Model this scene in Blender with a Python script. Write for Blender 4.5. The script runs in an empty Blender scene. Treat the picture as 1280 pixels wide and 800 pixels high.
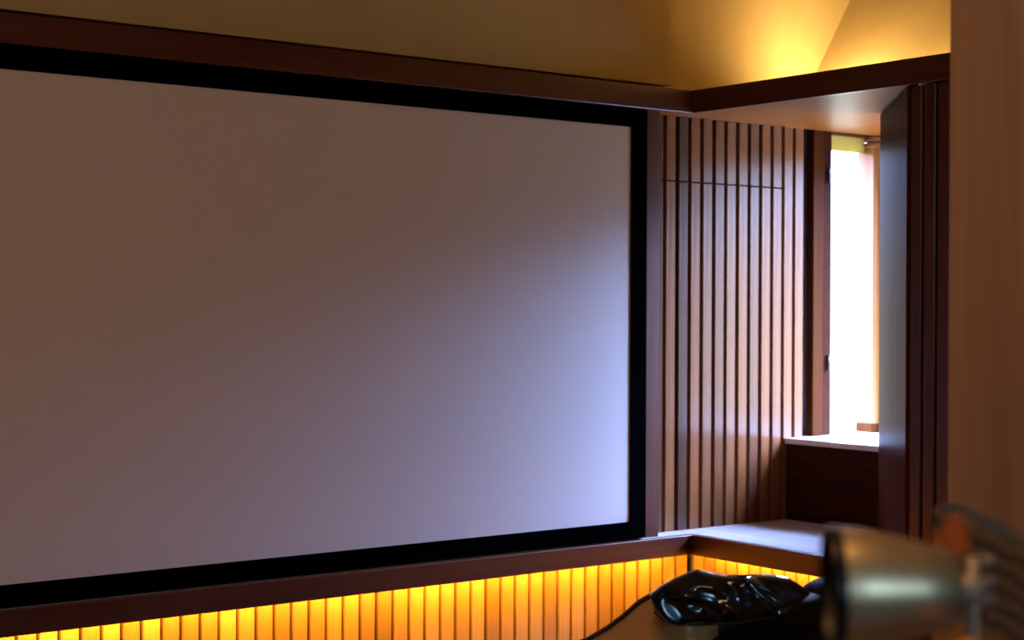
import bpy, bmesh, math, random
from mathutils import Vector, Matrix, noise
random.seed(7)
S = bpy.context.scene
COL = S.collection

# ------------------------------------------------------------------ camera
F_PX = 2058.2
CAM = Vector((0.0, -3.7, 1.45))
yaw, pitch, roll = math.radians(37.37), math.radians(-0.44), math.radians(0.21)
fwd = Vector((math.sin(yaw)*math.cos(pitch), math.cos(yaw)*math.cos(pitch), math.sin(pitch)))
rgt = Vector((math.cos(yaw), -math.sin(yaw), 0))
up = rgt.cross(fwd)
r2 = rgt*math.cos(roll) + up*math.sin(roll)
u2 = -rgt*math.sin(roll) + up*math.cos(roll)
cd = bpy.data.cameras.new('camera')
cam = bpy.data.objects.new('camera', cd); COL.objects.link(cam)
cam.matrix_world = Matrix(((r2.x, u2.x, -fwd.x, CAM.x), (r2.y, u2.y, -fwd.y, CAM.y), (r2.z, u2.z, -fwd.z, CAM.z), (0, 0, 0, 1)))
cd.sensor_fit = 'HORIZONTAL'; cd.sensor_width = 36; cd.lens = F_PX/1280*36
cd.clip_start = 0.02
cd.dof.use_dof = True; cd.dof.focus_distance = 3.9; cd.dof.aperture_fstop = 4.0
S.camera = cam

# ------------------------------------------------------------------ sky, lights, exposure
S.view_settings.view_transform = 'Standard'; S.view_settings.look = 'None'
S.view_settings.gamma = 1.0; S.view_settings.exposure = 0.0
S.view_settings.use_curve_mapping = False
S.cycles.use_denoising = True
S.cycles.max_bounces = 8; S.cycles.diffuse_bounces = 5; S.cycles.glossy_bounces = 5
S.cycles.sample_clamp_indirect = 6.0
SKY_LOW, SKY_HIGH, SKY_GROUND, SKY_STRENGTH = (0.40, 0.58, 1.15), (0.36, 0.56, 1.25), (0.50, 0.52, 0.50), 130.0
w = bpy.data.worlds.new('daylight'); S.world = w; w.use_nodes = True
nt = w.node_tree; bg = nt.nodes['Background']
tc = nt.nodes.new('ShaderNodeTexCoord'); sp = nt.nodes.new('ShaderNodeSeparateXYZ')
mr = nt.nodes.new('ShaderNodeMapRange'); mr.inputs['From Min'].default_value = -1; mr.inputs['From Max'].default_value = 1
cr = nt.nodes.new('ShaderNodeValToRGB')
el = cr.color_ramp.elements
el[0].position = 0.0; el[0].color = (*[c*0.07 for c in SKY_GROUND], 1)
el[1].position = 1.0; el[1].color = (*SKY_HIGH, 1)
e = el.new(0.50); e.color = (*[c*0.07 for c in SKY_GROUND], 1)
e = el.new(0.57); e.color = (*[c*0.10 for c in SKY_LOW], 1)
e = el.new(0.62); e.color = (*SKY_LOW, 1)
nt.links.new(tc.outputs['Generated'], sp.inputs[0]); nt.links.new(sp.outputs['Z'], mr.inputs['Value'])
nt.links.new(mr.outputs[0], cr.inputs[0]); nt.links.new(cr.outputs[0], bg.inputs[0]); bg.inputs[1].default_value = SKY_STRENGTH

def area(name, loc, aim, sx, sy, power, color, portal=False, spread=180):
    l = bpy.data.lights.new(name, 'AREA'); l.shape = 'RECTANGLE'; l.size = sx; l.size_y = sy
    l.energy = power; l.color = color; l.spread = math.radians(spread)
    o = bpy.data.objects.new(name, l); COL.objects.link(o); o.location = loc
    o.rotation_euler = Vector(aim).to_track_quat('-Z', 'Y').to_euler()
    if portal: l.cycles.is_portal = True
    return o
area('window_portal', (4.47, -0.52, 1.53), (-1, 0, 0), 0.95, 1.0, 1, (1, 1, 1), True)
area('window_portal', (4.27, 0.12, 1.53), (0, -1, 0), 0.24, 1.0, 1, (1, 1, 1), True)
# warm ceiling lamp of the room, LED strips behind the lower fascia and in the cove over the alcove
area('room_lamp', (0.6, -2.6, 2.94), (0.1, 0.25, -1), 0.9, 0.9, 21, (1.0, 0.46, 0.15))
LED = (1.0, 0.44, 0.03)
area('led_strip_front', (1.82, -0.058, 0.745), (0, 0.4, -1), 3.2, 0.012, 22, LED)
area('led_strip_return', (3.475, -1.1, 0.745), (0.8, 0, -0.8), 2.0, 0.012, 14, LED)
area('cove_strip', (3.95, -0.80, 2.118), (1, 0, 0.8), 1.5, 0.02, 8, (1.0, 0.62, 0.24))
area('cove_strip_end', (3.92, -0.20, 2.116), (0.35, 0.5, 0.8), 0.10, 0.26, 4.6, (1.0, 0.62, 0.24))
area('rear_window_light', (0.2, -6.45, 2.0), (0.15, 1, -0.15), 0.75, 0.6, 16, (0.60, 0.84, 1.0))

# ------------------------------------------------------------------ materials
def mat(name, color=(0.5, 0.5, 0.5), rough=0.5, metal=0.0, spec=0.5, coat=0.0):
    m = bpy.data.materials.new(name); m.use_nodes = True
    b = m.node_tree.nodes['Principled BSDF']
    b.inputs['Base Color'].default_value = (*color, 1); b.inputs['Roughness'].default_value = rough
    b.inputs['Metallic'].default_value = metal; b.inputs['Specular IOR Level'].default_value = spec
    b.inputs['Coat Weight'].default_value = coat; b.inputs['Coat Roughness'].default_value = 0.12
    return m
def grained(name, c1, c2, axis, rough=0.35, coat=0.0, bump=0.15, scale=1.0, tint=False, spec=0.5):
    """wood or plaster whose noise is stretched along one axis (0, 1, 2); tint multiplies by the object's colour"""
    m = mat(name, c1, rough, coat=coat, spec=spec); t = m.node_tree; b = t.nodes['Principled BSDF']
    N, L = t.nodes.new, t.links.new
    c = N('ShaderNodeTexCoord'); mp = N('ShaderNodeMapping')
    sc = [38*scale]*3; sc[axis] = 1.6*scale; mp.inputs['Scale'].default_value = sc
    L(c.outputs['Object'], mp.inputs[0])
    n = N('ShaderNodeTexNoise'); n.inputs['Scale'].default_value = 1.0; n.inputs['Detail'].default_value = 6
    n.inputs['Distortion'].default_value = 0.6; L(mp.outputs[0], n.inputs['Vector'])
    r = N('ShaderNodeValToRGB'); r.color_ramp.elements[0].position = 0.33; r.color_ramp.elements[1].position = 0.68
    r.color_ramp.elements[0].color = (*c1, 1); r.color_ramp.elements[1].color = (*c2, 1)
    L(n.outputs['Fac'], r.inputs[0]); out = r.outputs[0]
    if tint:
        oi = N('ShaderNodeObjectInfo'); mx = N('ShaderNodeMix'); mx.data_type = 'RGBA'; mx.blend_type = 'MULTIPLY'
        mx.inputs[0].default_value = 1.0; L(out, mx.inputs[6]); L(oi.outputs['Color'], mx.inputs[7]); out = mx.outputs[2]
    L(out, b.inputs['Base Color'])
    bp = N('ShaderNodeBump'); bp.inputs['Strength'].default_value = bump; bp.inputs['Distance'].default_value = 0.002
    L(n.outputs['Fac'], bp.inputs['Height']); L(bp.outputs[0], b.inputs['Normal'])
    return m
W1, W2 = (0.075, 0.018, 0.006), (0.12, 0.032, 0.011)
M = {
 'wood_x': grained('redwood grain along x', W1, W2, 0, 0.34),
 'wood_y': grained('redwood grain along y', W1, W2, 1, 0.34),
 'wood_z': grained('redwood grain along z', W1, W2, 2, 0.34),
 'shelf': grained('pale lacquered shelf', (0.66, 0.60, 0.56), (0.74, 0.68, 0.64), 1, 0.25, coat=0.3, bump=0.02),
 'soffit': grained('lacquered soffit wood', (0.20, 0.058, 0.007), (0.28, 0.088, 0.012), 1, 0.40, bump=0.03, spec=0.12),
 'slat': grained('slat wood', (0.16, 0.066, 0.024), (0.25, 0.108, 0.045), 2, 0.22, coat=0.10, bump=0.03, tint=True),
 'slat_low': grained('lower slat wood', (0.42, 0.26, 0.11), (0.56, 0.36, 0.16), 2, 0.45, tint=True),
 'dark': mat('dark backing', (0.012, 0.006, 0.004), 0.7),
 'frame_black': mat('black velvet frame', (0.0012, 0.0012, 0.0014), 1.0, spec=0.0),
 'screen': mat('projection screen fabric', (0.72, 0.66, 0.64), 0.75, spec=0.2),
 'plaster': grained('ochre plaster', (0.50, 0.40, 0.19), (0.53, 0.43, 0.21), 2, 0.85, bump=0.02, scale=0.2),
 'room': mat('cream room wall', (0.20, 0.17, 0.13), 0.8),
 'floor': grained('floor boards', (0.16, 0.07, 0.03), (0.24, 0.11, 0.05), 1, 0.4),
 'pier': grained('brown plaster pier', (0.32, 0.215, 0.155), (0.50, 0.35, 0.26), 2, 0.7, bump=0.3, scale=0.35),
 'led': None,
}
def emit(name, color, strength):
    m = bpy.data.materials.new(name); m.use_nodes = True; t = m.node_tree; t.nodes.clear()
    e = t.nodes.new('ShaderNodeEmission'); o = t.nodes.new('ShaderNodeOutputMaterial')
    e.inputs[0].default_value = (*color, 1); e.inputs[1].default_value = strength; t.links.new(e.outputs[0], o.inputs[0]); return m
M['led'] = emit('led diffuser', LED, 4.0)
M['led_cove'] = emit('cove led diffuser', (1.0, 0.6, 0.2), 4.0)

M['leaf'] = grained('polished shutter wood', (0.06, 0.016, 0.007), (0.10, 0.028, 0.012), 2, 0.38, coat=0.0, bump=0.03, spec=0.008)
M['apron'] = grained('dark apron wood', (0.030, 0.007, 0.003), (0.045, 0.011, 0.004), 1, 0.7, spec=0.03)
# ------------------------------------------------------------------ helpers
def box_mesh(bm, x0, x1, y0, y1, z0, z1):
    v = [bm.verts.new(p) for p in ((x0,y0,z0),(x1,y0,z0),(x1,y1,z0),(x0,y1,z0),(x0,y0,z1),(x1,y0,z1),(x1,y1,z1),(x0,y1,z1))]
    for f in ((0,3,2,1),(4,5,6,7),(0,1,5,4),(1,2,6,5),(2,3,7,6),(3,0,4,7)): bm.faces.new([v[i] for i in f])
def link(name, bm, m, parent=None, bevel=0.0, smooth=False, segs=1):
    bmesh.ops.recalc_face_normals(bm, faces=bm.faces)
    if bevel: bmesh.ops.bevel(bm, geom=bm.edges[:], offset=bevel, segments=segs, affect='EDGES', profile=0.5)
    me = bpy.data.meshes.new(name); bm.to_mesh(me); bm.free()
    if smooth:
        for p in me.polygons: p.use_smooth = True
    me.materials.append(m)
    o = bpy.data.objects.new(name, me); COL.objects.link(o)
    if parent: o.parent = parent
    return o
def box(name, x0, x1, y0, y1, z0, z1, m, parent=None, bevel=0.0):
    bm = bmesh.new(); box_mesh(bm, x0, x1, y0, y1, z0, z1); return link(name, bm, m, parent, bevel)
def boxes(name, lst, m, parent=None):
    bm = bmesh.new()
    for b in lst: box_mesh(bm, *b)
    return link(name, bm, m, parent)
def prism(name, poly, vec, m, parent=None, bevel=0.0, smooth=False):
    """polygon (3D points) extruded along vec"""
    bm = bmesh.new(); a = [bm.verts.new(p) for p in poly]; b = [bm.verts.new(Vector(p)+Vector(vec)) for p in poly]
    bm.faces.new(a); bm.faces.new(b[::-1]); n = len(poly)
    for i in range(n): bm.faces.new((a[i], a[(i+1) % n], b[(i+1) % n], b[i]))
    return link(name, bm, m, parent, bevel, smooth)
def lathe(name, prof, origin, axis, m, parent=None, n=48):
    """prof: (distance along the axis, radius)"""
    axis = Vector(axis).normalized(); a = axis.orthogonal().normalized(); b = axis.cross(a); bm = bmesh.new(); rings = []
    for d, r in prof:
        rings.append([bm.verts.new(Vector(origin)+axis*d+(a*math.cos(t)+b*math.sin(t))*max(r, 1e-4)) for t in [2*math.pi*i/n for i in range(n)]])
    for p, q in zip(rings, rings[1:]):
        for i in range(n): bm.faces.new((p[i], p[(i+1) % n], q[(i+1) % n], q[i]))
    o = link(name, bm, m, parent, smooth=True); return o
def tube(name, pts, r, m, parent=None, n=10):
    bm = bmesh.new(); rings = []; pts = [Vector(p) for p in pts]
    for i, p in enumerate(pts):
        t = (pts[min(i+1, len(pts)-1)]-pts[max(i-1, 0)]).normalized(); a = t.cross(Vector((0.3, 0.1, 1))).normalized(); b = t.cross(a)
        rings.append([bm.verts.new(p+(a*math.cos(x)+b*math.sin(x))*r) for x in [2*math.pi*k/n for k in range(n)]])
    for p, q in zip(rings, rings[1:]):
        for i in range(n): bm.faces.new((p[i], p[(i+1) % n], q[(i+1) % n], q[i]))
    bm.faces.new(rings[0]); bm.faces.new(rings[-1][::-1])
    return link(name, bm, m, parent, smooth=True)
def structure(o, label=None):
    o['kind'] = 'structure'
    if label: o['label'] = label
    return o
def thing(name, loc, label, cat, group=None):
    o = bpy.data.objects.new(name, None); COL.objects.link(o); o.location = loc; o['label'] = label; o['category'] = cat
    if group: o['group'] = group
    bpy.context.view_layer.update(); return o
def adopt(root, *obs):
    """parent meshes built in world coordinates to a root placed at its base"""
    inv = Matrix.Translation(root.location).inverted()
    for o in obs:
        o.data.transform(inv) if not o.get('adopted') else None
        o.parent = root
    return obs[0]

# ------------------------------------------------------------------ large structure
CEIL = 3.0
structure(box('floor', -1.6, 4.7, -6.6, 0.3, -0.1, 0.0, M['floor']), 'dark wooden floor of the room')
structure(box('ceiling', -1.7, 5.0, -6.6, 0.3, CEIL, CEIL+0.1, M['plaster']), 'ochre ceiling over the room')
wf = structure(boxes('wall_front', [(-1.6, 4.10, 0.024, 0.10, 0, CEIL), (4.10, 4.40, 0.024, 0.10, 0, 1.02), (4.40, 4.56, 0.024, 0.06, 0, CEIL),
     (4.10, 4.40, 0.024, 0.20, 2.036, CEIL)], M['dark']), 'front wall behind the projection screen, faced with narrow wooden slats')
# ochre plaster above the fascia: a proud panel over the screen, a set-back one above the alcove
box('plaster_panel', -1.6, 3.386, -0.05, 0.024, 2.118, CEIL, M['plaster'], wf)
box('plaster_panel', 3.386, 4.75, 0.0, 0.024, 2.10, CEIL, M['plaster'], wf)
structure(box('wall_left', -1.8, -1.6, -6.6, 0.3, 0, CEIL, M['room']))
structure(box('wall_back', -1.8, 4.9, -6.8, -6.6, 0, CEIL, M['room']))
wr = structure(boxes('wall_right', [(3.535, 3.60, -6.6, 0.024, 0, 0.745), (3.60, 3.75, -6.6, -1.25, 0, 2.034), (4.40, 4.56, -6.6, 0.024, 0, 1.02),
     (4.40, 4.56, -6.6, -1.0, 1.02, 2.034), (4.40, 4.6, -6.6, 0.024, 2.034, 2.10), (3.47, 3.60, -6.6, -1.10, 0.765, 2.034)], M['room']),
     'right wall with the window alcove')
# slope above the alcove, leaning outwards
prism('sloped_plaster', [(4.0, 0.0, 2.10), (4.575, 0.0, CEIL), (4.75, 0.0, CEIL), (4.75, 0.0, 2.10)], (0, -6.6, 0), M['plaster'], wr)

# upper fascia, soffit and lower fascia with its shelf
t1 = structure(box('trim_1', -1.6, 3.455, -0.09, -0.066, 2.036, 2.104, M['wood_x'], bevel=0.0015), 'upper wooden fascia over the projection screen')
t2 = structure(box('trim_2', 3.435, 3.459, -6.6, -0.0905, 2.036, 2.104, M['wood_y'], bevel=0.0015), 'upper wooden fascia running along the alcove')
t3 = structure(box('trim_3', -1.6, 3.459, -0.09, -0.068, 0.707, 0.766, M['wood_x'], bevel=0.0015), 'lower wooden fascia under the projection screen')
t4 = structure(box('trim_4', 3.437, 3.459, -6.6, -0.0905, 0.707, 0.766, M['wood_y'], bevel=0.0015), 'lower wooden fascia under the alcove shelf')
box('led_strip', -1.5, 3.42, -0.066, -0.052, 0.748, 0.752, M['led'], t3)
box('led_strip', 3.462, 3.476, -3.0, -0.06, 0.748, 0.752, M['led'], t4)
cs = structure(boxes('trim_5', [(3.459, 4.40, -6.6, -0.0, 2.036, 2.098), (-1.6, 3.459, -0.066, 0.024, 2.036, 2.098)], M['soffit']), 'wooden soffit over the alcove')
box('cove_led_strip', 3.915, 3.945, -1.6, -0.05, 2.101, 2.106, M['led_cove'], cs)
structure(boxes('trim_6', [(3.459, 3.945, -1.10, 0.0, 0.752, 0.767), (-1.6, 3.459, -0.068, 0.0, 0.752, 0.767)], M['shelf']), 'glossy wooden shelf at the foot of the alcove')

# slats: 52 mm pitch, upper ones between shelf and soffit, lower ones down to the floor
TINTS = [(0.50, 0.42, 0.44), (1.0, 0.86, 0.70), (0.36, 0.34, 0.40), (1.0, 0.78, 0.66), (0.86, 0.74, 0.72), (0.72, 0.60, 0.60),
         (1.0, 0.88, 0.80), (1.0, 0.80, 0.62), (0.70, 0.62, 0.66), (1.05, 0.84, 0.68), (0.95, 0.82, 0.80), (1.0, 0.86, 0.78), (1.0, 0.84, 0.74)]
def slat_mesh(w_, d_, h_, m, name='slat'):
    bm = bmesh.new(); box_mesh(bm, -w_/2, w_/2, 0, d_, 0, h_)
    bmesh.ops.recalc_face_normals(bm, faces=bm.faces); bmesh.ops.bevel(bm, geom=[e for e in bm.edges if abs(e.verts[0].co.z-e.verts[1].co.z) > 0.01], offset=0.002, segments=2, affect='EDGES')
    me = bpy.data.meshes.new(name); bm.to_mesh(me); bm.free(); me.materials.append(m); return me
def put(me, name, loc, parent, tint=(1, 1, 1), rz=0.0):
    o = bpy.data.objects.new(name, me); COL.objects.link(o); o.location = loc; o.rotation_euler.z = rz; o.parent = parent; o.color = (*tint, 1); return o
P_ = 0.0517; SEAM = 1.838
m_top = slat_mesh(0.0395, 0.024, 2.036-SEAM-0.003, M['slat'])
m_bot = slat_mesh(0.0395, 0.024, SEAM-0.003-0.767, M['slat'])
m_full = slat_mesh(0.0395, 0.024, 2.036-0.767, M['slat'])
for i in range(-1, 13):
    x = 3.409-P_/2+i*P_+0.0
    tint = TINTS[i % len(TINTS)]
    dy = random.uniform(-0.0008, 0.0008)
    if x < 3.93:
        put(m_top, 'slat', (x, dy, SEAM+0.002), wf, tint); put(m_bot, 'slat', (x, dy, 0.767), wf, tint)
    else:
        put(m_full, 'slat', (x, dy, 0.767), wf, tint)
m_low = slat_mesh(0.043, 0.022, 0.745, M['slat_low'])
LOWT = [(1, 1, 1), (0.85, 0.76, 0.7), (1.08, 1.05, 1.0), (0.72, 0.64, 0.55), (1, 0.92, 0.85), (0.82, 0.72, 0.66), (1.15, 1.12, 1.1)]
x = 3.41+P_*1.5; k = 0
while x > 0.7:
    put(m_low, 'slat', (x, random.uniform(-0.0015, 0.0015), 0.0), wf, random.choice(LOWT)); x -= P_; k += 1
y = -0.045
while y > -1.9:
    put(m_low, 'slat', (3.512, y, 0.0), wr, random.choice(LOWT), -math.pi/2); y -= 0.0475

# block under the windows with its sill
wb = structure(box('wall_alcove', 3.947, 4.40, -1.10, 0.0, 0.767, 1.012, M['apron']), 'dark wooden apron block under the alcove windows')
structure(box('trim_7', 3.940, 4.42, -1.10, 0.03, 1.012, 1.030, M['shelf'], bevel=0.002), 'window sill board flooded with daylight')

# ------------------------------------------------------------------ windows
M['glass'] = mat('window glass', (1, 1, 1), 0.0)
gt = M['glass'].node_tree; gt.nodes.clear()
go = gt.nodes.new('ShaderNodeOutputMaterial'); g1 = gt.nodes.new('ShaderNodeBsdfTransparent'); g2 = gt.nodes.new('ShaderNodeBsdfGlossy')
g2.inputs['Roughness'].default_value = 0.02; gm = gt.nodes.new('ShaderNodeMixShader'); gm.inputs[0].default_value = 0.06
gt.links.new(g1.outputs[0], gm.inputs[1]); gt.links.new(g2.outputs[0], gm.inputs[2]); gt.links.new(gm.outputs[0], go.inputs[0])
M['blind'] = mat('yellow green blind cloth', (0.62, 0.56, 0.16), 0.9)
bt = M['blind'].node_tree; bo = bt.nodes['Material Output']; tl = bt.nodes.new('ShaderNodeBsdfTranslucent'); tl.inputs[0].default_value = (0.62, 0.52, 0.12, 1)
bm_ = bt.nodes.new('ShaderNodeMixShader'); bm_.inputs[0].default_value = 0.35
bt.links.new(bt.nodes['Principled BSDF'].outputs[0], bm_.inputs[1]); bt.links.new(tl.outputs[0], bm_.inputs[2]); bt.links.new(bm_.outputs[0], bo.inputs[0])
M['hinge'] = mat('dark hinge metal', (0.02, 0.015, 0.012), 0.35, metal=0.8)
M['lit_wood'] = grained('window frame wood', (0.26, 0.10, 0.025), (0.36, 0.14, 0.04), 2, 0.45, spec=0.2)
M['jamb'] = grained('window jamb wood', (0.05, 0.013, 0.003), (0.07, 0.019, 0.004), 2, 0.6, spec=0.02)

w1 = bpy.data.objects.new('window_1', None); COL.objects.link(w1); w1['kind'] = 'structure'; w1['label'] = 'narrow upright window at the end of the slatted wall'
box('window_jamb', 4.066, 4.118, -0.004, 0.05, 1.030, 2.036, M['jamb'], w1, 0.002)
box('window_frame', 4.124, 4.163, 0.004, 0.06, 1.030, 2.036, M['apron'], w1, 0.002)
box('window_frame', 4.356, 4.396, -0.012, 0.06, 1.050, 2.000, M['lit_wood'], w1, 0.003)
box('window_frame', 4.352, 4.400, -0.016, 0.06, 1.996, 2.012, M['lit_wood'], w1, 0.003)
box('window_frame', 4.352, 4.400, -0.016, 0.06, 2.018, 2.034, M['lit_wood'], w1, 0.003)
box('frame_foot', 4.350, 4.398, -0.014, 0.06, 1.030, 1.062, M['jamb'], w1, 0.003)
box('window_frame', 4.163, 4.356, 0.014, 0.06, 2.028, 2.036, M['wood_x'], w1)
box('pane', 4.163, 4.356, 0.040, 0.044, 1.030, 2.028, M['glass'], w1)
box('blind', 4.163, 4.356, 0.030, 0.033, 1.978, 2.028, M['blind'], w1)
for z in (1.245, 1.865): lathe('hinge', [(0, 0.001), (0, 0.0045), (0.05, 0.0045), (0.05, 0.001)], (4.142, -0.002, z), (0, 0, 1), M['hinge'], w1, 12)
w2 = bpy.data.objects.new('window_2', None); COL.objects.link(w2); w2['kind'] = 'structure'; w2['label'] = 'wide window in the right wall of the alcove, behind the shutter leaf'
for y0, y1 in ((-0.06, 0.0), (-1.0, -0.95)): box('window_frame', 4.40, 4.45, y0, y1, 1.030, 2.036, M['lit_wood'], w2, 0.002)
box('window_frame', 4.40, 4.45, -0.95, -0.06, 2.010, 2.036, M['lit_wood'], w2, 0.002)
box('window_frame', 4.40, 4.45, -0.95, -0.06, 1.030, 1.045, M['lit_wood'], w2, 0.002)
box('pane', 4.423, 4.427, -0.95, -0.06, 1.045, 2.010, M['glass'], w2)
box('blind', 4.412, 4.415, -0.95, -0.06, 1.972, 2.010, M['blind'], w2)

# ------------------------------------------------------------------ projection screen
ps = thing('projection_screen', (1.9, -0.07, 0.766), 'wide blank projection screen in a black border on the front wall', 'screen')
sx0, sx1 = 0.47, 3.206
adopt(ps, box('screen_fabric', sx0, sx1, -0.073, -0.060, 0.822, 1.980, M['screen']))
fr = boxes('frame', [(sx0-0.06, sx0, -0.076, -0.04, 0.773, 2.034), (sx1, sx1+0.062, -0.076, -0.04, 0.773, 2.034),
      (sx0, sx1, -0.076, -0.04, 0.773, 0.822), (sx0, sx1, -0.076, -0.04, 1.980, 2.034)], M['frame_black']); adopt(ps, fr)
structure(boxes('trim_8', [(sx1+0.062, 3.330, -0.062, 0.0, 0.767, 2.036)], M['wood_z']), 'wooden stile beside the projection screen')

# ------------------------------------------------------------------ folding shutter: open leaf and stacked leaves
fs = thing('folding_shutter', (3.46, -0.92, 0.767), 'polished dark wooden folding shutter beside the window, one leaf swung open', 'shutter')
A, B = Vector((3.456, -0.884, 0)), Vector((3.878, -0.439, 0)); d = (B-A).normalized(); nrm = Vector((d.y, -d.x, 0))
adopt(fs, prism('shutter_leaf', [A+Vector((0, 0, 0.770)), B+Vector((0, 0, 0.770)), B+nrm*0.034+Vector((0, 0, 0.770)), A+nrm*0.034+Vector((0, 0, 0.770))], (0, 0, 1.263), M['leaf'], bevel=0.002))
for y0, y1 in ((-0.939, -0.905), (-0.983, -0.947), (-1.031, -0.991)):
    adopt(fs, box('shutter_leaf', 3.446, 3.90, y0, y1, 0.770, 2.033, M['wood_z'], bevel=0.003))
box_stop = structure(box('trim_9', 3.452, 3.50, -1.10, -1.035, 0.767, 2.036, M['wood_z'], bevel=0.002), 'dark wooden jamb post behind the stacked shutter leaves')

# ------------------------------------------------------------------ pier in the foreground
structure(box('wall_pier', 2.123, 2.5, -2.42, -2.05, 0, CEIL, M['pier'], bevel=0.006), 'brown plastered pier in front of the alcove')

# ------------------------------------------------------------------ black leather armchair
M['leather'] = mat('glossy black leather', (0.005, 0.005, 0.006), 0.6, spec=0.15, coat=0.0)
lt = M['leather'].node_tree; ln = lt.nodes.new('ShaderNodeTexNoise'); ln.inputs['Scale'].default_value = 14; ln.inputs['Detail'].default_value = 3
lb = lt.nodes.new('ShaderNodeBump'); lb.inputs['Strength'].default_value = 0.35; lb.inputs['Distance'].default_value = 0.01
lc = lt.nodes.new('ShaderNodeTexCoord'); lt.links.new(lc.outputs['Object'], ln.inputs['Vector'])
lt.links.new(ln.outputs['Fac'], lb.inputs['Height']); lt.links.new(lb.outputs[0], lt.nodes['Principled BSDF'].inputs['Normal'])
M['piping'] = mat('black piping', (0.01, 0.01, 0.01), 0.35)
M['tan'] = mat('tan leather side', (0.66, 0.47, 0.20), 0.35, spec=0.5)  # gold reflection of the lit slats put into the leather's base colour
ac = thing('leather_armchair', (2.42, -1.15, 0.0), 'black leather armchair with tan sides and a glossy creased head cushion, below the slatted corner', 'armchair')
def pillow(name, cx, cy, cz, hx, hy, hz, m, e1=0.35, e2=0.35, nu=64, nv=40, disp=None):
    """superellipsoid cushion"""
    sg = lambda v, e: math.copysign(abs(v)**e, v); bm = bmesh.new(); g = []
    for j in range(nv+1):
        ph = -math.pi/2+math.pi*j/nv; row = []
        for i in range(nu):
            th = 2*math.pi*i/nu
            n = Vector((sg(math.cos(ph), e1)*sg(math.cos(th), e2), sg(math.cos(ph), e1)*sg(math.sin(th), e2), sg(math.sin(ph), e1)))
            p = Vector((cx+hx*n.x, cy+hy*n.y, cz+hz*n.z))
            if disp: p = disp(p, n)
            row.append(bm.verts.new(p))
        g.append(row)
    for a, b in zip(g, g[1:]):
        for i in range(nu): bm.faces.new((a[i], a[(i+1) % nu], b[(i+1) % nu], b[i]))
    bmesh.ops.remove_doubles(bm, verts=bm.verts, dist=1e-5)
    return link(name, bm, m, smooth=True)
# side panel whose top edge falls towards the screen
XL = 2.12
side = [(-1.47, 0.30), (-1.47, 0.862), (-1.446, 0.888), (-1.402, 0.900), (-1.361, 0.896), (-1.334, 0.882), (-1.288, 0.848), (-1.24, 0.817), (-1.179, 0.784), (-0.95, 0.69), (-0.80, 0.63), (-0.80, 0.30)]
def side_panel(x, s):
    bm = bmesh.new(); n = 18; rows = []
    tops = side[1:11]
    def top(yy):
        for (ya, za), (yb, zb) in zip(tops, tops[1:]):
            if ya <= yy <= yb and yb > ya: return za+(zb-za)*(yy-ya)/(yb-ya)
        return tops[0][1] if yy < -1.2 else tops[-1][1]
    NY, NZ = 48, 26; grid = {}
    for side_k in (0, 1):
        for i in range(NY+1):
            yy = -1.47+(0.67)*i/NY; zt = top(yy)
            for j in range(NZ+1):
                zz = 0.30+(zt-0.30)*j/NZ
                edge = min(1, min(i, NY-i)/4)*min(1, (NZ-j)/4)
                bulge = 0.022*math.sqrt(max(edge, 0)) + 0.006*noise.noise(Vector((yy*9, zz*5, 3)))*edge
                xx = x+(-s*bulge if side_k == 0 else s*0.075)
                grid[side_k, i, j] = bm.verts.new((xx, yy, zz))
        for i in range(NY):
            for j in range(NZ):
                bm.faces.new([grid[side_k, i, j], grid[side_k, i+1, j], grid[side_k, i+1, j+1], grid[side_k, i, j+1]])
    ring = [(i, 0) for i in range(NY)]+[(NY, j) for j in range(NZ)]+[(i, NZ) for i in range(NY, 0, -1)]+[(0, j) for j in range(NZ, 0, -1)]
    for a, b in zip(ring, ring[1:]+ring[:1]):
        bm.faces.new((grid[(0,)+a], grid[(0,)+b], grid[(1,)+b], grid[(1,)+a]))
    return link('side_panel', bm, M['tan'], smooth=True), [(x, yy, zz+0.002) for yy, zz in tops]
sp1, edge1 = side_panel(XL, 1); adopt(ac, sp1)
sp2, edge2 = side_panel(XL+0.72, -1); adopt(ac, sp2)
adopt(ac, tube('piping', edge1, 0.0055, M['piping'])); adopt(ac, tube('piping', edge2, 0.0055, M['piping']))
adopt(ac, pillow('backrest', XL+0.385, -1.425, 0.575, 0.415, 0.095, 0.30, M['leather'], 0.6, 0.35))
# creased head cushion: local frame a (across), b (up), h (out of its face), one unit = 1.48 mm
O_ = Vector((2.163, -1.519, 0.917)); EA, EB, EH = Vector((0.795, -0.607, 0)), Vector((0, 0, 1)), Vector((-0.607, -0.795, 0)); UN = 0.001482
TOPC = [(-93, 1), (-80, 12), (-65, 20), (-40, 31), (-33, 33), (-13, 28), (0, 26), (25, 26), (45, 27), (65, 26), (80, 23), (95, 14), (106, 5)]
BOTC = [(-93, -2), (-88, -18), (-75, -30), (-60, -34), (-25, -34), (15, -32), (55, -25), (70, -21), (95, -8), (106, 2)]
def interp(c, x):
    for (xa, ya), (xb, yb) in zip(c, c[1:]):
        if xa <= x <= xb: return ya+(yb-ya)*(x-xa)/(xb-xa)
    return c[-1][1]
FOLDS = [([(-62, 0), (-42, 8), (-18, 12), (-6, 2), (6, -14)], 10.0, 5.5), ([(-2, 25), (14, 20), (22, 8)], 4.5, 2.6),
         ([(16, 27), (36, 17), (56, 1), (68, -16)], 9.0, 4.0), ([(22, 18), (40, -2), (52, -14)], 3.0, 3.0), ([(-24, -33), (15, -31), (60, -24), (72, -19)], 4.0, 1.8), ([(-60, -4), (-30, -10), (-10, -22)], -5.0, 5.0)]
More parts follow.
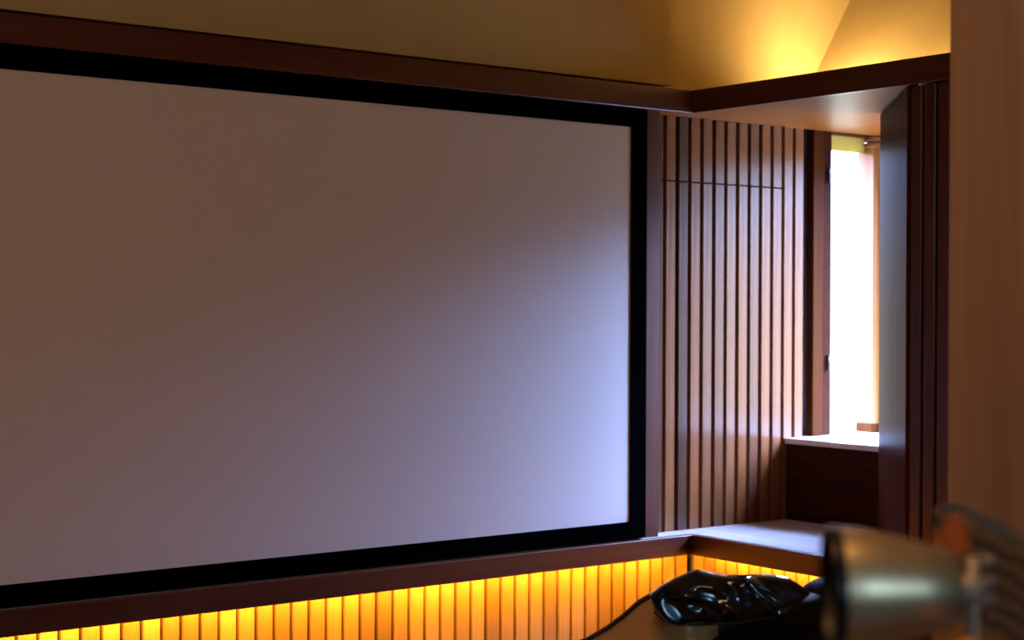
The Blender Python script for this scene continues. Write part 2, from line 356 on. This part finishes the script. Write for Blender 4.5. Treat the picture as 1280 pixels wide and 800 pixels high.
def seg_d(p, pts):
    best = 1e9
    for (xa, ya), (xb, yb) in zip(pts, pts[1:]):
        dx, dy = xb-xa, yb-ya; t = max(0, min(1, ((p[0]-xa)*dx+(p[1]-ya)*dy)/(dx*dx+dy*dy)))
        best = min(best, math.hypot(p[0]-xa-t*dx, p[1]-ya-t*dy))
    return best
def head_cushion():
    NA, NB = 200, 90; bm = bmesh.new(); g = {}
    for k in (0, 1):
        for i in range(NA+1):
            a = -93+199*i/NA; tp, bt = interp(TOPC, a), interp(BOTC, a)
            for j in range(NB+1):
                t = j/NB; b = tp+(bt-tp)*t
                rim = (max(0, 1-(2*t-1)**2)**0.5)*min(1, max(0, 1-((a-6)/101)**4))**0.5
                if k == 0:
                    h = 24*rim
                    for pts, amp, wd in FOLDS: h += amp*math.exp(-(seg_d((a, b), pts)/(wd*1.5))**2)*rim
                    h += 1.5*noise.noise(Vector((a*0.05, b*0.07, 1)))*rim
                    # smooth dent near the lower left corner
                    ca, cb = a+66, b+19; ra, rb = ca*0.80-cb*0.60, ca*0.60+cb*0.80
                    ra, rb = ca*0.6-cb*0.8, ca*0.8+cb*0.6
                    m_ = 1/(1+math.exp(6*(math.hypot(ra/25, rb/14)-1)))
                    h = h*(1-m_)+(17-0.17*ca-0.22*cb)*m_
                    for (fa, fb, la, lb, an, sa, sb_) in ((-24, 5, 26, 8, -0.25, -0.12, -0.24), (44, 10, 30, 4.5, -0.62, -0.20, -0.20), (66, -17, 7, 5, 0.6, -0.15, -0.2)):
                        ca, cb = a-fa, b-fb; ra, rb = ca*math.cos(an)+cb*math.sin(an), -ca*math.sin(an)+cb*math.cos(an)
                        m_ = 1/(1+math.exp(5*(math.hypot(ra/la, rb/lb)-1)))
                        h = h*(1-m_)+(24+sa*ca+sb_*cb)*m_
                else: h = -34*rim
                g[k, i, j] = bm.verts.new(O_+EA*a*UN+EB*b*UN+EH*(h)*UN)
        for i in range(NA):
            for j in range(NB): bm.faces.new((g[k, i, j], g[k, i+1, j], g[k, i+1, j+1], g[k, i, j+1]))
    bmesh.ops.remove_doubles(bm, verts=bm.verts, dist=1e-5)
    return link('head_cushion', bm, M['gloss_leather'], smooth=True)
M['gloss_leather'] = mat('creased glossy leather', (0.002, 0.002, 0.004), 0.16, spec=1.0, coat=1.0)
M['gloss_leather'].node_tree.nodes['Principled BSDF'].inputs['Specular Tint'].default_value = (0.55, 0.75, 1.0, 1)
M['gloss_leather'].node_tree.nodes['Principled BSDF'].inputs['Coat Tint'].default_value = (0.7, 0.85, 1.0, 1)
adopt(ac, head_cushion())
adopt(ac, tube('cushion_seam', [O_+EA*a*UN+EB*(b-1.0)*UN+EH*2*UN for a, b in BOTC[1:-1]], 0.0028, M['piping']))
adopt(ac, pillow('shoulder_cushion', XL+0.595, -1.43, 0.822, 0.225, 0.085, 0.076, M['leather'], 0.5, 0.6, 80, 50, lambda p, n: p+n*0.006*noise.noise(p*14)))
adopt(ac, pillow('seat', XL+0.36, -1.06, 0.36, 0.29, 0.30, 0.085, M['leather']))
for lx in (XL+0.06, XL+0.66):
    for ly in (-1.40, -0.86): adopt(ac, lathe('leg', [(0, 0.001), (0, 0.018), (0.30, 0.026), (0.30, 0.001)], (lx, ly, 0.0), (0, 0, 1), M['wood_z'], None, 16))

# ------------------------------------------------------------------ upholstered chair with woven pattern, lower right corner
M['ikat'] = mat('woven patterned cloth', (0.1, 0.1, 0.1), 0.9, spec=0.1)
it = M['ikat'].node_tree; N, L = it.nodes.new, it.links.new; ib = it.nodes['Principled BSDF']
ic = N('ShaderNodeTexCoord'); isx = N('ShaderNodeSeparateXYZ')
dn = N('ShaderNodeTexNoise'); dn.inputs['Scale'].default_value = 22; L(ic.outputs['Object'], dn.inputs['Vector'])
L(ic.outputs['Object'], isx.inputs[0])
def mth(op, a, b=None, clamp=False):
    n = N('ShaderNodeMath'); n.operation = op; n.use_clamp = clamp
    for i, v in enumerate((a, b)):
        if v is None: continue
        if isinstance(v, (int, float)): n.inputs[i].default_value = v
        else: L(v, n.inputs[i])
    return n.outputs[0]
def mixc(fac, a, b):
    n = N('ShaderNodeMix'); n.data_type = 'RGBA'
    L(fac, n.inputs[0])
    for i, v in ((6, a), (7, b)):
        if isinstance(v, tuple): n.inputs[i].default_value = (*v, 1)
        else: L(v, n.inputs[i])
    return n.outputs[2]
jit = mth('MULTIPLY', mth('SUBTRACT', dn.outputs['Fac'], 0.5), 0.02)
U = mth('ADD', isx.outputs['X'], jit); V = mth('ADD', mth('SUBTRACT', 1.235, isx.outputs['Z']), jit)      # along the back, down from its top edge
wave = mth('MULTIPLY_ADD', mth('SINE', mth('MULTIPLY', V, 330.0)), 0.5, ); wave.node.inputs[2].default_value = 0.5
base = mixc(wave, (0.06, 0.085, 0.14), (0.17, 0.16, 0.16))
dx_ = mth('MULTIPLY', mth('SUBTRACT', U, 0.105), 15.0); dz_ = mth('MULTIPLY', mth('SUBTRACT', V, 0.040), 40.0)
r_ = mth('SQRT', mth('ADD', mth('MULTIPLY', dx_, dx_), mth('MULTIPLY', dz_, dz_)))
blob = mth('SMOOTH_MIN', 1.0, 1.0) if False else mth('SUBTRACT', 1.6, mth('MULTIPLY', r_, 1.4), True)
c1 = mixc(blob, base, (0.62, 0.25, 0.10))
dx2 = mth('MULTIPLY', mth('SUBTRACT', U, 0.025), 14.0); dz2 = mth('MULTIPLY', mth('SUBTRACT', V, 0.064), 44.0)
r_b = mth('SQRT', mth('ADD', mth('MULTIPLY', dx2, dx2), mth('MULTIPLY', dz2, dz2)))
c2 = mixc(mth('SUBTRACT', 1.6, mth('MULTIPLY', r_b, 1.4), True), c1, (0.62, 0.25, 0.10))
topb = mth('SUBTRACT', 1.0, mth('MULTIPLY', V, 90.0), True)
c3 = mixc(topb, c2, (0.45, 0.30, 0.16))
lowb = mth('MULTIPLY', mth('SUBTRACT', V, 0.118), 60.0, True)
c4 = mixc(lowb, c3, (0.42, 0.28, 0.12))
L(c4, ib.inputs['Base Color'])
a0, a1 = Vector((1.577, -2.453)), Vector((1.216, -2.934))
ang = math.atan2((a1-a0).y, (a1-a0).x)
uc = thing('upholstered_chair', (a0.x, a0.y, 0), 'high-backed chair in slate and rust woven cloth beside the brass lamp', 'chair')
uc.rotation_euler.z = ang
def local_box(name, x0, x1, y0, y1, z0, z1, m, bevel, segs=3):
    bm = bmesh.new(); box_mesh(bm, x0, x1, y0, y1, z0, z1); bmesh.ops.recalc_face_normals(bm, faces=bm.faces)
    o = link(name, bm, m, uc, bevel, True, segs); return o
WD = (a1-a0).length
local_box('backrest', 0, WD, 0.0, 0.036, 0.44, 1.222, M['ikat'], 0.012)
local_box('seat', 0, WD, -0.50, -0.002, 0.34, 0.47, M['ikat'], 0.02)
for lx in (0.04, WD-0.04):
    for ly in (-0.45, 0.05): lathe('leg', [(0, 0.001), (0, 0.014), (0.339 if ly < 0 else 0.439, 0.020), (0.34 if ly < 0 else 0.44, 0.001)], (lx, ly, 0), (0, 0, 1), M['wood_z'], uc, 14)

# ------------------------------------------------------------------ brass reading lamp
M['brass'] = mat('brushed brass', (0.78, 0.70, 0.50), 0.38, metal=0.9)
M['rim'] = mat('dark lamp rim', (0.02, 0.025, 0.035), 0.3, metal=0.4)
M['chrome'] = mat('satin nickel', (0.42, 0.40, 0.37), 0.5, metal=0.3)
M['orange'] = mat('orange knob', (0.85, 0.25, 0.02), 0.4)
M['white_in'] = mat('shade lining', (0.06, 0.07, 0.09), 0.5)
fl = thing('reading_lamp', (1.036, -2.92, 0), 'brass floor reading lamp with a bell shade turned sideways in front of the pier', 'lamp')
ax = (-r2*math.cos(math.radians(7))+fwd*math.sin(math.radians(3.5))); ax.z = -0.015; ax.normalize()
sb = Vector((1.026, -2.913, 1.237))
adopt(fl, lathe('shade', [(0.0, 0.004), (0.0, 0.026), (0.004, 0.030), (0.030, 0.0365), (0.054, 0.0425), (0.070, 0.0458), (0.082, 0.0468), (0.088, 0.0470)], sb, ax*1.0, M['brass'], None, 64))
adopt(fl, lathe('rim', [(0.087, 0.0450), (0.087, 0.0478), (0.095, 0.0480), (0.097, 0.0470), (0.095, 0.0455), (0.087, 0.0450)], sb, ax*1.0, M['rim'], None, 64))
adopt(fl, lathe('shade_lining', [(0.093, 0.0452), (0.066, 0.0430), (0.030, 0.034), (0.012, 0.020), (0.008, 0.001)], sb, ax*1.0, M['white_in'], None, 48))
adopt(fl, lathe('bulb', [(0.010, 0.008), (0.035, 0.010), (0.055, 0.018), (0.070, 0.014), (0.076, 0.001)], sb, ax*1.0, mat('frosted bulb', (0.7, 0.7, 0.68), 0.4), None, 24))
adopt(fl, tube('pole', [(1.036, -2.921, z) for z in (0.02, 0.4, 0.8, 1.1, 1.262)], 0.0048, M['chrome']))
adopt(fl, lathe('pivot', [(-0.012, 0.001), (-0.012, 0.009), (0.006, 0.011), (0.010, 0.001)], sb-ax*0.008, ax, M['chrome'], None, 20))
for dz in (0.028, 0.012, -0.002):
    adopt(fl, lathe('screw', [(0, 0.001), (0, 0.0035), (0.009, 0.0035), (0.009, 0.001)], Vector((1.041, -2.925, 1.231+dz)), r2, M['chrome'], None, 12))
adopt(fl, lathe('knob', [(0, 0.001), (0.001, 0.007), (0.010, 0.008), (0.014, 0.005), (0.015, 0.001)], Vector((0.992, -2.948, 1.203)), -fwd, M['orange'], None, 20))
adopt(fl, tube('switch_stem', [(1.036, -2.921, 1.196), (1.010, -2.936, 1.199), (0.992, -2.948, 1.203)], 0.003, M['chrome']))
adopt(fl, lathe('base', [(0, 0.001), (0, 0.12), (0.012, 0.12), (0.02, 0.11), (0.024, 0.001)], (1.036, -2.921, 0), (0, 0, 1), M['brass'], None, 40))
